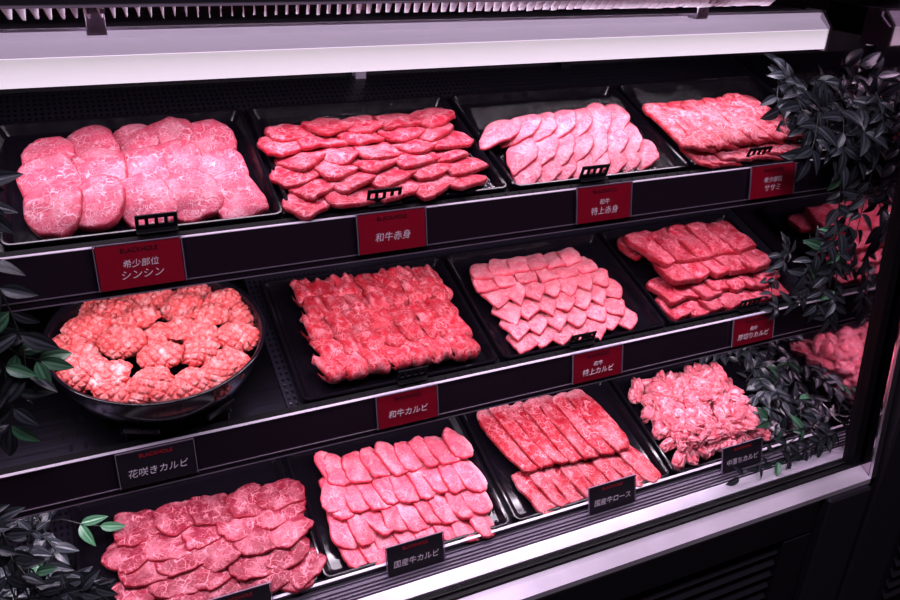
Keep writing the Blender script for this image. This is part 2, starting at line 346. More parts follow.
# air grille teeth
gr = empty('air_grille', Matrix.Translation((.45, .95, H-.105)), 'row of pale angled air grille fins hanging above the light hood', 'air grille')
gi = Matrix.Translation((-.45, -.95, -(H-.105)))
MB().box(XL, XM-.002, .93, .985, H-.108, H-.1045, .001).build('frame', K['dark'], gr, gi)
MB().box(XL, XM-.002, .926, .930, H-.1075, H-.1055).build('front_edge', K['lip'], gr, gi)
nf = 84
for i in range(nf):
    x = -.06 + i*.01235
    f = MB(); d = .016+rnd.uniform(-.001, .001)
    f.add([(x, .935, H-.108), (x+.0085, .975, H-.108), (x+.0065, .973, H-.108-d), (x+.0045, .955, H-.108-d*.85),
           (x+.0008, .935, H-.108), (x+.0093, .975, H-.108), (x+.0073, .973, H-.108-d), (x+.0053, .955, H-.108-d*.85)],
          [(0,1,2,3),(4,7,6,5),(0,3,7,4),(3,2,6,7),(2,1,5,6),(1,0,4,5)])
    f.build('fin', K['white'], gr, gi)

# ---------------- shelves
def rrect(x0, x1, y0, y1, r, z, n=5):
    out = []
    for cx, cy, a0 in ((x1-r, y1-r, 0), (x0+r, y1-r, 90), (x0+r, y0+r, 180), (x1-r, y0+r, 270)):
        for k in range(n+1):
            a = radians(a0+90*k/n); out.append((cx+r*cos(a), cy+r*sin(a), z))
    return out
for r in range(3):
    s = empty('shelf', SH(r) @ Matrix.Translation((.45, 0, -.016)), ['top sloped black shelf holding four meat trays behind its rail', 'middle sloped black shelf holding the round pan and three trays', 'bottom sloped black shelf nearest the steel ledge'][r], 'shelf')
    si = (SH(r) @ Matrix.Translation((.45, 0, -.016))).inverted()
    Ml = Matrix.Translation((-.45, 0, .016))
    v0 = .004 if r < 2 else -.024
    if r == 1:
        d = MB().box(.205, XM-.002, v0, .36, -.022, -.0165, .001); d.build('deck', K['deck'], s, Ml)
        d = MB().box(XL+.002, .205, v0, .36, -.022, -.0165, .001)
        dk = d.build('steel_deck', K['deckm'], s, Ml)
        sl = MB()
        for i in range(9):
            for j in range(4):
                x = -.075+i*.017+(j%2)*.008; v = .012+j*.021
                sl.add([(p[0], p[1], p[2]) for p in rrect(x-.0022, x+.0022, v-.006, v+.006, .002, -.0162, 3)], [tuple(range(16))])
        sl.build('vent_slots', K['post'], s, Ml)
    else:
        MB().box(XL+.002, XM-.002, v0, .36, -.022, -.0165, .001).build('deck', K['deck'], s, Ml)
    if r < 2:
        yt, zt, yb, zb = SY[r], SZ[r]+H, SY[r]-.008, SB[r]+H
        prf = MB().prism([(yt, zt-.002), (yt+.004, zt-.002), (yb+.004, zb), (yb, zb)], XL+.002, XM-.003)
        prf.build('rail_panel', K['rail'], s, si)
        MB().box(XL+.002, XM-.003, yt-.0006, yt+.005, zt-.0016, zt-.0004, .0003).build('rail_edge', K['edge'], s, si)
        lp = MB().prism([(yb-.001, zb), (yb+.02, zb), (yb+.02, zb-.009), (yb-.001, zb-.0085)], XL+.002, XM-.003)
        lp.build('rail_lip', K['rail'], s, si)
        e2 = MB()
        e2.box(XL+.002, XM-.003, yb-.0022, yb-.001, zb-.0003, zb+.0009); e2.box(XL+.002, XM-.003, yb-.0022, yb-.001, zb-.0092, zb-.0080)
        e2.build('lip_edge', K['lip'], s, si)
        MB().box(XL+.03, XM-.04, yb+.006, yb+.016, zb-.0125, zb-.0092).build('led_strip', K['led'], s, si)
        # notched ledge behind the rail
        nl = MB().box(XL+.002, XM-.003, .003, .016, -.0164, -.004, .0008)
        for i in range(72):
            x = XL+.02+i*.021; nl.box(x, x+.014, .0055, .0125, -.004, -.0028)
        nl.build('notched_ledge', K['matte'], s, Ml)
    else:
        MB().box(XL+.002, XM-.003, -.0275, -.0245, -.022, -.001, .0005).build('front_stop', K['black'], s, Ml)
        MB().box(XL+.002, XM-.003, -.0285, -.0240, -.001, .0004, .0002).build('rail_edge', K['edge'], s, Ml)
# uprights behind the trays
for x, lab in ((.417, 'pale slotted upright on the back panel behind the second top tray'), (.80, 'dim slotted upright on the back panel behind the fourth top tray')):
    u = MB().box(x, x+.018, 1.24, 1.2595, .55, H-.1, .001)
    o = u.build('shelf_upright', K['deckm'] if x > .5 else K['lilac']); tag(o, lab, 'upright')

# ---------------- trays
def tray(r, x0, x1, v0, v1, label):
    prof = [(.004, -.0158), (.0005, -.0155), (0, -.001), (.0012, .0004), (.0035, .0004), (.0055, -.001), (.0125, -.0125), (.0165, -.0138)]
    vs = []; fs = []
    for d, z in prof: vs += rrect(x0+d, x1-d, v0+d, v1-d, .012-min(d, .006), z, 5)
    n = 24
    for i in range(len(prof)-1):
        for k in range(n): fs.append((i*n+k, i*n+(k+1)%n, (i+1)*n+(k+1)%n, (i+1)*n+k))
    fs.append(tuple((len(prof)-1)*n+k for k in range(n))); fs.append(tuple(range(n))[::-1])
    cx, cv = (x0+x1)/2, (v0+v1)/2
    m = MB(); m.add([(a-cx, b-cv, c) for a, b, c in vs], fs)
    o = m.build('tray', K['tray'], None, AT(r, cx, cv, 0), smooth=False); tag(o, label, 'tray', 'rectangular black meat trays'); return o
TX = [(-.093, .217), (.224, .530), (.538, .846), (.854, 1.158)]
names = {
 (0,0): 'wide black tray under the large pale marbled slices, top left', (0,1): 'black tray under the small red slices, second on the top shelf',
 (0,2): 'black tray under the pale fanned pointed slices, top shelf', (0,3): 'black tray under the broad red sheets, right end of top shelf',
 (1,1): 'black tray under the rows of folded red slices beside the round pan', (1,2): 'black tray under the pale diamond slices on the middle shelf',
 (1,3): 'black tray under the thick stacked red slabs on the middle shelf', (2,0): 'black tray under the dark red marbled slices, bottom left',
 (2,1): 'black tray under the pink tongue shaped slices on the bottom shelf', (2,2): 'black tray under the long red slices on the bottom shelf', (2,3): 'black tray under the heap of pink chunks, bottom shelf'}
for (r, c), lb in names.items():
    v0, v1 = ((.019, .262), (.017, .262), (-.0225, .215))[r]
    tray(r, TX[c][0], TX[c][1], v0, v1, lb)

# ---------------- price cards
def text_mesh(txt, size, mat, name, shear=.12, off=.0):
    cu = bpy.data.curves.new('t', 'FONT'); cu.body = txt; cu.size = size; cu.align_x = 'CENTER'; cu.align_y = 'CENTER'; cu.extrude = .0002; cu.shear = shear; cu.offset = off
    to = bpy.data.objects.new('t', cu); C.objects.link(to); bpy.context.view_layer.update()
    me = bpy.data.meshes.new_from_object(to.evaluated_get(bpy.context.evaluated_depsgraph_get()))
    bpy.data.objects.remove(to); me.name = name; me.materials.clear(); me.materials.append(mat)
    return me
def card(x, yt, zt, yb, zb, red, lines, label, w=.0905):
    d = Vector((0, yt-yb, zt-zb)); h = d.length; up = d.normalized(); nrm = Vector((0, -up.z, up.y))
    M = Matrix.Translation((x+w/2, yb-.0035, zb)) @ Matrix(((1,0,0,0),(0,up.y,-up.z if False else nrm.y,0),(0,up.z,nrm.z,0),(0,0,0,1)))
    root = empty('price_card', M, label, 'price card')
    MB().box(-w/2, w/2, 0, h, -.0006, .0006, .0002).build('card', K['redcard'] if red else K['blackcard'], root)
    sv = MB(); sv.box(-w/2-.006, w/2+.006, -.001, h+.002, -.0022, -.0014)
    sv.build('sleeve', K['acr'], root)
    ed = MB()
    for s in (-1, 1): ed.box(s*(w/2+.0015)-.0006, s*(w/2+.0015)+.0006, 0, h, -.001, .0013)
    ed.box(-w/2-.002, w/2+.002, h-.0003, h+.0009, -.001, .0013)
    ed.build('sleeve_edge', K['lip'], root)
    def put(me, y, nm):
        o = bpy.data.objects.new(nm, me); C.objects.link(o); o.parent = root; o.matrix_local = Matrix.Translation((0, y, .0009)); return o
    put(text_mesh('BLACKHOLE', .0072, K['darkink'] if red else K['redink'], 'wordmark', 0, 0), h*.84, 'wordmark')
    if len(lines) == 2:
        put(text_mesh(lines[0], .0098 if len(lines[0]) > 2 else .0088, K['ink'], 'lettering', .14, 0), h*.53, 'lettering')
        put(text_mesh(lines[1], .0118, K['ink'], 'lettering', .14, 0), h*.28, 'lettering')
    elif lines:
        put(text_mesh(lines[0], .0122, K['ink'], 'lettering', .14, 0), h*.36, 'lettering')
X0 = [-.0015, .3016, .6255, .9458]; X1 = [-.0168, .324, .6485, .9724]
PL0 = ['under the large pale marbled slices', 'under the small red slices', 'under the pale pointed slices', 'under the broad red sheets']
for x, ls, pl in zip(X0, (['希少部位', 'シンシン'], ['和牛赤身'], ['和牛', '特上赤身'], ['希少部位', 'ササミ']), PL0):
    card(x, SY[0]-.0015, SZ[0]+H+.0025, SY[0]-.0095, SB[0]+H+.001, True, ls, 'red price card on the top rail '+pl+', reading '+' '.join(ls))
PL1 = ['under the round pan', 'under the folded red slices', 'under the pale diamond slices', 'under the thick red slabs']
for pl, x, ls, rd in zip(PL1, X1, (['花咲きカルビ'], ['和牛カルビ'], ['和牛', '特上カルビ'], ['和牛', '厚切りカルビ']), (False, True, True, True)):
    card(x, SY[1]-.0015, SZ[1]+H+.0025*rd-.001, SY[1]-.0095, SB[1]+H+.001, rd, ls, ('red' if rd else 'black')+' price card on the middle rail '+pl+', reading '+' '.join(ls))
for x, ls, pl in zip((.314, .664, .943), ('国産牛カルビ', '国産牛ロース', '中落ちカルビ'), ('pink tongue shaped slices', 'long red slices', 'heap of pink chunks')):
    card(x, .835, H-.8415, .824, H-.889, False, [ls], 'black price card standing before the '+pl+', reading '+ls, .0885)
card(.055, .835, H-.8415, .824, H-.889, False, [], 'black price card before the dark red slices at the bottom edge', .0885)

# small slotted card clips on the tray fronts
def clip(r, x, v, w, label, clear=False):
    m = MB(); W = .046; hh = .020
    m.box(-W/2, W/2, -.001, .001, 0, .006); m.box(-W/2, W/2, -.001, .001, hh-.005, hh)
    for k in range(5):
        c = -W/2+.002+k*(W-.004)/4; m.box(c-.002, c+.002, -.001, .001, .006, hh-.005)
    m.box(-W/2, W/2, -.0085, .001, -.001, .0005)
    o = m.build('card_clip', K['matte'], None, AT(r, x, v, w)); tag(o, label, 'clip')
clip(0, .068, .020, .0012, 'black slotted clip on the front rim of the top left tray')
clip(0, .345, .020, .0012, 'black slotted clip on the tray of small red slices')
clip(0, .665, .020, .0012, 'black slotted clip on the tray of pale fanned slices')
clip(0, .975, .020, .0012, 'black slotted clip on the tray of broad red sheets')
clip(1, .385, .018, .0012, 'dark slotted clip on the tray of folded red slices', True)
clip(1, .675, .018, .0012, 'dark slotted clip on the tray of pale diamond slices', True)
clip(1, 1.02, .018, .0012, 'dark slotted clip on the tray of thick red slabs', True)

# ---------------- meat shapes
def sup(t, n):
    c, s = cos(t), sin(t)
    return math.copysign(abs(c)**(2/n), c), math.copysign(abs(s)**(2/n), s)
def slice_mesh(L, W, t, n=2.6, taper=0, wob=.05, bend=None, amp=.0015, seed=0, skew=0, segs=36, fat=None, mat=None, rip=0, wf=1.3):
    """thin cut of meat: rounded slab, x along L, y along W, curved by bend(x,y)"""
    m = MB(); rim = []; ft = []
    rings = [(.0, 1), (.25, 1), (.45, 1), (.62, 1), (.78, 1), (.90, 1), (.96, 1), (.99, .85), (1.0, .3), (1.0, -.6), (.98, -.95), (.6, -1)]
    sv = Vector((seed*3.17, seed*1.31, seed*.7))
    out = []
    for k in range(segs):
        a = 2*pi*k/segs; x, y = sup(a, n)
        y *= 1+taper*x; x += skew*y
        q = 1+wob*(noise.noise(Vector((cos(a)*wf, sin(a)*wf, 0))+sv)*1.9+.9*noise.noise(Vector((cos(a)*4.5, sin(a)*4.5, 3))+sv)+.55*noise.noise(Vector((cos(a)*11, sin(a)*11, 3))+sv))
        if rip: q += rip*sin(a*9+seed)
        out.append((x*q, y*q))
    def P(x, y, rr, zf):
        X, Y = x*rr*L/2, y*rr*W/2
        z = t/2*zf + (bend(X, Y) if bend else 0)
        z += amp*(noise.noise(Vector((X*40, Y*40, 0))+sv)*1.8+.7*noise.noise(Vector((X*110, Y*110, 2))+sv))
        return (X, Y, z)
    vs = []; fs = []
    for rr, zf in rings:
        for k in range(segs): 
            x, y = out[k]; vs.append(P(x, y, max(rr, .001), zf))
            rim.append(1.0 if (zf < .9 and rr > .95) else ((.5 if rr > .93 else .15) if rr > .88 else 0)); pn = noise.noise(Vector((x*rr*1.3+7, y*rr*1.3, 4))+sv*1.7); f0 = max(0, min(.4, (pn-.05)*1.3)) if (zf > .8 and rr < .92) else 0; ft.append(max(fat(x*rr, y*rr) if fat else 0, f0))  # cut side is red; the band on the top edge paints in overlap shade
    R_ = len(rings)
    for i in range(R_-1):
        for k in range(segs): fs.append((i*segs+k, i*segs+(k+1)%segs, (i+1)*segs+(k+1)%segs, (i+1)*segs+k))
    fs.append(tuple((R_-1)*segs+k for k in range(segs)))
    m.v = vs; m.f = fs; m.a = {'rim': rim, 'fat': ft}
    # merge centre ring into one fan
    return m.mesh('slice', mat, True)
def put_meat(name, me, r, x, v, w, yaw, rx, ry, label, cat, group):
    o = bpy.data.objects.new(name, me); C.objects.link(o); o.matrix_local = AT(r, x, v, w, yaw, rx, ry)
    return tag(o, label, cat, group)
ORD = ['', 'first', 'second', 'third', 'fourth', 'fifth', 'sixth', 'seventh', 'eighth', 'ninth', 'tenth', 'eleventh', 'twelfth']
def rowword(j, n):   # j = 0 is the front row
    if n == 1: return 'only row'
    if j == 0: return 'front row'
    if j == n-1: return 'back row'
    if n == 3: return 'middle row'
    return ORD[j+1]+' row from front'
def posword(i): return 'leftmost' if i == 0 else ORD[i+1]+' from left'
def lab(desc, i, j, nr, where): return '%s, %s, %s, %s' % (desc, posword(i), rowword(j, nr), where)
WB = -.0125    # top of a tray floor
rr_ = rnd.uniform

# tray 1, top: big pale marbled rounds, front pieces lying on the ones behind
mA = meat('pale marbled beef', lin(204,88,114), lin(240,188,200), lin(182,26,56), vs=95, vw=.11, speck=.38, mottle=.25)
cols = [(-.036, [.180, .128, .076]), (.014, [.184, .136, .078]), (.064, [.196, .138, .074]), (.112, [.200, .142, .070]), (.162, [.190, .124, .064])]
for ci, (cx, vl) in enumerate(cols):
    for j, v in enumerate(vl):
        jr = 2-j
        me = slice_mesh(.063*rr_(.94, 1.1), (.080 if j != 2 else .082)*rr_(.95, 1.05)*(.9 if ci > 2 else 1.05), .0100, n=2.5+rr_(0, 1.0), wob=.06, seed=ci*7+j*3.3+1, mat=mA,
                        bend=lambda X, Y: -4.5*X*X-4*Y*Y, amp=.0022)
        ph = .20
        put_meat('beef_slice', me, 0, cx+rr_(-.004, .004), v+rr_(-.004, .004), WB+.010+j*.004+(.002 if ci%2 else 0), rr_(-.25, .25)+(.3 if ci > 2 else 0), ph+rr_(-.05, .05), -.14+rr_(-.06, .06), lab('large pale marbled beef slice', ci, jr, 3, 'top left tray'), 'beef slice', 'large pale marbled slices on the top left tray')

# tray 2, top: small red oblong slices, rear slices lying on the front ones
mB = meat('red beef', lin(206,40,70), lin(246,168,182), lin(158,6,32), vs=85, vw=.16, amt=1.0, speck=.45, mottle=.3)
nr = 6
for j in range(nr):
    v = .044+j*.0285; nc = 5; x0 = .258+.0*j; px = .054
    for i in range(nc):
        me = slice_mesh(.078*rr_(.88, 1.1), .060*rr_(.9, 1.1), .0060, n=3.4, taper=rr_(-.12, .12), wob=.06, seed=100+j*9+i, mat=mB, skew=.12, bend=lambda X, Y: -2.5*X*X-2*Y*Y, amp=.0022)
        put_meat('beef_slice', me, 0, x0+i*px+rr_(-.004, .004)+(.008 if j%2 else -.002), v+rr_(-.003, .003)+.0025*i, WB+.0125+.0016*min(j, 4)+.002*(i%2), .40+rr_(-.28, .28), -.24+rr_(-.05, .05), .12+rr_(-.05, .05), lab('small red beef slice', i, j, nr, 'second top tray'), 'beef slice', 'small red slices on the second top tray')

# tray 3, top: pale pointed leaf-like slices in two fans
mC = meat('pale pink beef', lin(230,112,134), lin(250,200,208), lin(206,48,76), vs=120, vw=.15, amt=.8, speck=.5, mottle=.2)
for j, (v, nc, xs0, xs1, L_) in enumerate(((.055, 8, .575, .785, .072), (.088, 7, .580, .775, .094), (.135, 7, .565, .775, .095))):
    for i in range(nc):
        x = xs0+(xs1-xs0)*i/(nc-1)
        me = slice_mesh(L_*rr_(.93, 1.06), .046*rr_(.92, 1.1), .0042, n=1.6, taper=.22, wob=.08, seed=200+j*11+i, mat=mC, bend=lambda X, Y: -3.5*X*X-7*Y*Y, amp=.0024)
        yaw = (radians(52)+rr_(-.1, .1)+.12*(i-nc/2)/nc*2) if j else radians(58)+rr_(-.1, .1)
        if j == 2: yaw = radians(30+i*5)+rr_(-.08, .08)
        put_meat('beef_slice', me, 0, x, v+rr_(-.002, .002)+.0014*i, WB+.009+j*.0085+.001*(i%2), yaw, -.20+rr_(-.06, .06), -.16, lab('pale pointed beef slice', i, j, 3, 'third top tray'), 'beef slice', 'pale pointed slices on the third top tray')

# folded broad sheets
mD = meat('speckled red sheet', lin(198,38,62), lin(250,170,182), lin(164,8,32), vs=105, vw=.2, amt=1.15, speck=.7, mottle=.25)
for j, (v, nc, Wd, base) in enumerate(((.050, 9, .075, .006), (.108, 9, .135, .022))):
    for i in range(nc):
        x = .862+(.190 if j else .172)*i/(nc-1)+(.014 if j == 0 else .0)
        me = slice_mesh(.080*rr_(.95, 1.08), Wd*rr_(.95, 1.05), .0062, n=4.6, taper=rr_(-.06, .06), wob=.045, rip=.008, seed=300+j*13+i, mat=mD, bend=lambda X, Y: -5*X*X-.9*Y*Y+.0012*sin(Y*110), amp=.0026)
        put_meat('beef_slice', me, 0, x+.02, v+rr_(-.003, .003), WB+base+.006+.0006*i, radians(3)+rr_(-.07, .07), -.04, .22, lab('broad speckled red sheet of beef', i, j, 2, 'right top tray'), 'beef slice', 'broad red sheets on the right top tray')

# ---------------- round pan with scored curls
PM = AT(1, .057, .122, -.004, 0, -.13)
pan = empty('round_pan', PM, 'deep round glossy black pan holding scored curled meat', 'pan')
pf = [(0, .002), (.098, .002), (.100, .0), (.108, .0), (.110, .004), (.128, .018), (.139, .040), (.144, .060), (.1475, .0635), (.1465, .0655), (.1425, .0645), (.139, .058), (.133, .040), (.122, .020), (.105, .010), (0, .010)]
pf = [(a*.945, b*1.08) for a, b in pf]
MB().lathe(pf, 96).build('bowl', K['tray'], pan, smooth=True)
for a in (250, 300, 20, 130):
    M = Matrix.Rotation(radians(a), 4, 'Z') @ Matrix.Translation((.114, 0, .004)); MB().box(-.006, .006, -.022, .022, -.0035, .006, .0015, M).build('foot_lug', K['black'], pan)
st = MB(); st.box(-.06, .07, -.100, -.088, -.021, .0, .002); st.box(-.065, -.052, -.100, .09, -.008, .0, .002); st.box(.060, .073, -.100, .09, -.008, .0, .002)
st.build('riser', K['black'], pan)
mP = meat('scored curls', lin(224,112,112), lin(246,196,192), lin(194,40,38), vs=110, vw=.13, amt=.6, speck=.35, mottle=.5, wob=.015)
def curl(seed, L, W, R_, mat):
    m = MB(); n = 60; rim = []; fat = []; vs = []; fs = []; sv = Vector((seed, seed*.7, 2))
    A = L/R_
    def groove(s, q):
        s += .0035*noise.noise(Vector((s*60, q*60, seed))); q += .0035*noise.noise(Vector((s*60, q*60, seed+9))); a = (s+q)*.7071; b = (s-q)*.7071; p = .0092
        da = abs(((a/p+seed*.31)%1)-.5)*2; db = abs(((b/p)%1)-.5)*2
        g = max(0, 1-(1-da)*4.5) if False else 0
        ga = max(0, (da-.55)/.45); gb = max(0, (db-.55)/.45); return min(1, max(ga, gb))
    for side in (0, 1):
        for i in range(n+1):
            for k in range(n+1):
                u, q = i/n*2-1, k/n*2-1
                wx = sqrt(max(0, 1-.45*u*u)); s = u*L/2*(1-.12*q*q); y = q*W/2*wx*(1+.12*noise.noise(Vector((u*2, 0, 0))+sv))
                edge = max(0, 1-max(abs(u), abs(q))**8)
                th = .0075*(.2+.8*edge)
                rad = R_*(1+.16*noise.noise(Vector((u*1.4, q*1.4, 5))+sv)) - .34*R_*q*q
                gv = groove(s, y)
                rr2 = rad+(th*.5-gv*.0030 if side == 0 else -th*.5)
                a = s/R_
                vs.append((rr2*sin(a), y*(1+.0*u), rr2*cos(a)-R_*.35+.0015*noise.noise(Vector((s*80, y*80, 0))+sv)))
                rim.append(min(1, gv*.7+(.25 if side else 0)+max(0, max(abs(u), abs(q))-.8)*4)); fat.append(1.3*max(0,-.1+ noise.noise(Vector((u*2.2, q*2.2, 9))+sv)))
    o1 = (n+1)**2
    for i in range(n):
        for k in range(n):
            a = i*(n+1)+k; f = (a, a+1, a+n+2, a+n+1); fs.append(f); fs.append(tuple(o1+x for x in f[::-1]))
    bd = [(i, 0) for i in range(n)]+[(n, k) for k in range(n)]+[(n-i, n) for i in range(n)]+[(0, n-k) for k in range(n)]
    for q in range(len(bd)):
        a = bd[q][0]*(n+1)+bd[q][1]; b2 = bd[(q+1)%len(bd)]; b = b2[0]*(n+1)+b2[1]; fs.append((a, b, o1+b, o1+a))
    m.v = vs; m.f = fs; m.a = {'rim': rim, 'fat': fat}; return m.mesh('curl', mat, True)
pos = [(-.098, -.002), (-.068, -.052), (-.022, -.086), (.030, -.092), (.078, -.066), (-.085, .050), (-.045, .006), (-.002, -.040), (.045, -.040), (.100, -.018),
       (-.050, .078), (-.015, .044), (.028, .004), (.070, .030), (.004, .100), (.040, .066), (.092, .062), (.058, .104), (-.022, .116)]
pos = [(a*.97, b*.97-.006) for a, b in pos]+[(-.058, -.082), (0, -.104), (.052, -.092), (-.092, -.040)]
yw1 = [75, 95, 110, 60]
pos += [(-.100, .022), (.108, .024), (-.070, .098), (.002, -.004), (.052, -.012), (-.030, .040)]
yw0 = [70, -15, 35, 100, 10, -50]; low0 = len(pos)-6
yw = [20, -50, -15, 30, 60, -35, 75, 10, -60, 95, -70, 40, -20, 120, 65, -25, 50, -60, 10]
yw = [60+((k*37)%60) if k%4 else k for k in yw]+yw1+yw0
desc = {}
for k, (a, b) in enumerate(pos):
    me = curl(k*1.7+1, rr_(.066, .078), rr_(.056, .064), rr_(.022, .027), mP)
    side = 'left' if a < -.03 else ('right' if a > .035 else 'centre'); dep = 'front' if b < -.03 else ('back' if b > .055 else 'middle')
    q = desc.setdefault((side, dep), []); q.append(k)
    cen = 1-min(1, (a*a+b*b)/.0125)
    o = put_meat('scored_meat_curl', me, 1, 0, 0, 0, 0, 0, 0, '', 'meat curl', 'scored curled meat pieces in the round pan')
    o.matrix_local = PM @ Matrix.Translation((a*1.0, b*1.0-.004, .052+.016*cen+rr_(-.004, .004)-(.007 if k >= low0 else 0))) @ Matrix.Rotation(radians(yw[k]), 4, 'Z') @ Matrix.Rotation(rr_(-.25, .25), 4, 'Y') @ Matrix.Rotation(rr_(-.3, .3), 4, 'X')
    o['_k'] = k
for (side, dep), ks in desc.items():
    if side == 'left' or side == 'right': 
        ks.sort(key=lambda k: pos[k][0])
    else: ks.sort(key=lambda k: pos[k][0])
    for n_, k in enumerate(ks):
        o = [q for q in C.objects if q.get('_k') == k][0]
        pre = '' if len(ks) == 1 else (['left', 'right'][n_]+' of two ' if len(ks) == 2 else ('leftmost' if n_ == 0 else ORD[n_+1]+' from left')+' of %d ' % len(ks))
        o['label'] = (pre+'scored pink curl at the %s %s of the round pan' % (dep, side)).strip()
for o in list(C.objects):
    if '_k' in o: del o['_k']

# ---------------- middle, tray 2: rows of folded slices
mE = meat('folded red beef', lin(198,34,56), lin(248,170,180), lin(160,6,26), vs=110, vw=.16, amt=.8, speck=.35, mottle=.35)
def fold_mesh(seed, L, D, rad, t, mat):
    """slice folded over: U section (fold toward -y), extruded along x with wavy edges"""
    m = MB(); sv = Vector((seed*2.1, seed, 0)); nx = 22; cl = []
    # centre line: top leaf back->front, round fold, bottom leaf front->back
    for i in range(9): cl.append((D*(1-i/9), rad, 0, 1))
    for i in range(9): a = pi/2+pi*i/8; cl.append((rad*cos(a), rad*sin(a), cos(a), sin(a)))
    for i in range(1, 6): cl.append((D*.35*i/5, -rad, 0, -1))
    vs = []; rim = []; fat = []; npt = len(cl)
    for side in (0, 1):
        for i in range(nx+1):
            u = i/nx*2-1
            ends = sqrt(max(.0, 1-abs(u)**3.5))
            for k, (y, z, ny, nz) in enumerate(cl):
                q = k/(npt-1)
                sgn = 1 if side == 0 else -1
                pw = noise.noise(Vector((u*2.2, q*2.5, 0))+sv); p2 = noise.noise(Vector((u*5, q*7, 4))+sv)
                th = t*(.35+.65*ends)
                yy = y + ny*th/2*sgn + .006*pw + (.007*(1-ends) if y < D*.6 else 0)
                zz = z*(.35+.65*ends+.25*pw) + nz*th/2*sgn + .0018*p2 + .0015*pw
                xx = u*L/2 + .005*noise.noise(Vector((q*2.4, 7, u))+sv)
                vs.append((xx, yy-D*.4, zz)); rim.append(.2+.5*max(0, p2)+(.4 if ends < .6 else 0)); fat.append(min(.9, max(0, (pw-.2)*1.3)))
    W_ = npt; o1 = (nx+1)*W_; fs = []
    for i in range(nx):
        for k in range(W_-1):
            a = i*W_+k; f = (a, a+1, a+W_+1, a+W_); fs.append(f); fs.append(tuple(o1+x for x in f[::-1]))
    for i in range(nx):
        for e_ in (0, W_-1): a = i*W_+e_; fs.append((a, a+W_, o1+a+W_, o1+a))
    for k in range(W_-1):
        for e_ in (0, nx*W_): a = e_+k; fs.append((a, a+1, o1+a+1, o1+a))
    m.v = vs; m.f = fs; m.a = {'rim': rim, 'fat': fat}; return m.mesh('fold', mat, True)
nr = 5
for j in range(nr):
    v = .060+j*.0365; nc = 7
    for i in range(nc):
        me = fold_mesh(j*10+i+1, rr_(.044, .052), .034, .0112, .0040, mE)
        x = .279+i*.0325+(.006 if j%2 else 0)
        put_meat('folded_beef_slice', me, 1, x+rr_(-.003, .003)+.001*j, v+rr_(-.004, .004)-.0006*i, WB+.0165+.0022*min(j, 3)+rr_(0, .002), radians(10)+rr_(-.2, .3), rr_(-.2, -.02), .24+rr_(-.08, .1), lab('folded red marbled slice', i, j, nr, 'tray beside round pan'), 'beef slice', 'folded red slices in the tray beside the pan')

# ---------------- middle, tray 3: pale diamonds
mF = meat('pale diamond beef', lin(230,112,130), lin(250,196,202), lin(206,46,70), vs=140, vw=.16, amt=.8, speck=.55, mottle=.22)
rws = [(.052, 7, .588, .782, 66), (.080, 6, .585, .770, 70), (.112, 7, .585, .785, 78), (.146, 7, .580, .775, 74), (.176, 6, .575, .770, 40), (.202, 6, .585, .755, 30)]
for j, (v, nc, xa, xb, yd) in enumerate(rws):
    for i in range(nc):
        x = xa+(xb-xa)*i/(nc-1)
        me = slice_mesh((.074 if j < 4 else .068)*rr_(.92, 1.12), .050*rr_(.92, 1.1), .0044, n=1.12+rr_(0, .25), wob=.045, seed=500+j*10+i, mat=mF, bend=lambda X, Y: -3.5*X*X-6*Y*Y, amp=.0022, skew=.12)
        o = put_meat('beef_slice', me, 1, x+rr_(-.002, .002), v+rr_(-.002, .002)+.0015*i*(1 if j < 3 else .3), WB+.0085+.0042*min(j, 3)+.001*(i%2), radians(yd)+rr_(-.16, .16)+.05*i, -.16+rr_(-.06, .06), .20+rr_(-.05, .05), lab('pale diamond beef slice', i, j, 6, 'third middle tray'), 'beef slice', 'pale diamond slices on the middle shelf')

# ---------------- middle, tray 4: thick slabs in two layers
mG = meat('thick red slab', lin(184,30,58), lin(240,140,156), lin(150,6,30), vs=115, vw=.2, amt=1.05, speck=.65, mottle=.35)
lay = [(.056, 7, .893, 1.115, .007, .060), (.088, 7, .89, 1.108, .018, .066), (.122, 5, .918, 1.082, .038, .085), (.165, 5, .905, 1.075, .047, .095), (.195, 6, .895, 1.10, .020, .05)]
lw_ = ['bottom layer front', 'bottom layer second row', 'upper layer front', 'upper layer back', 'back edge']
for j, (v, nc, xa, xb, base, Wd) in enumerate(lay):
    for i in range(nc):
        x = xa+(xb-xa)*i/(nc-1)
        thk = .0125 if j in (2, 3) else .0095
        me = slice_mesh((.056 if j not in (2, 3) else .068)*rr_(.94, 1.1), Wd*rr_(.94, 1.06), thk, n=5.5, taper=rr_(-.08, .08), wob=.05, rip=.01, seed=600+j*10+i, mat=mG, bend=lambda X, Y: -2.0*X*X-1*Y*Y+.0012*sin(Y*130+i), amp=.0034, skew=rr_(-.1, .1))
        put_meat('beef_slab', me, 1, x+rr_(-.003, .003), v+rr_(-.005, .005), WB+base+rr_(-.001, .001), radians(8)+rr_(-.2, .2), -.08, .10, 'thick red beef slab, %s, %s, right middle tray' % (posword(i), lw_[j]), 'beef slab', 'thick red slabs on the right middle tray')
o = put_meat('beef_slab', slice_mesh(.05, .045, .01, n=2.6, wob=.08, seed=671, mat=mG), 1, .885, .205, WB+.022, .2, 0, .1, 'darker thick red slab at the back left corner, right middle tray', 'beef slab', 'thick red slabs on the right middle tray')

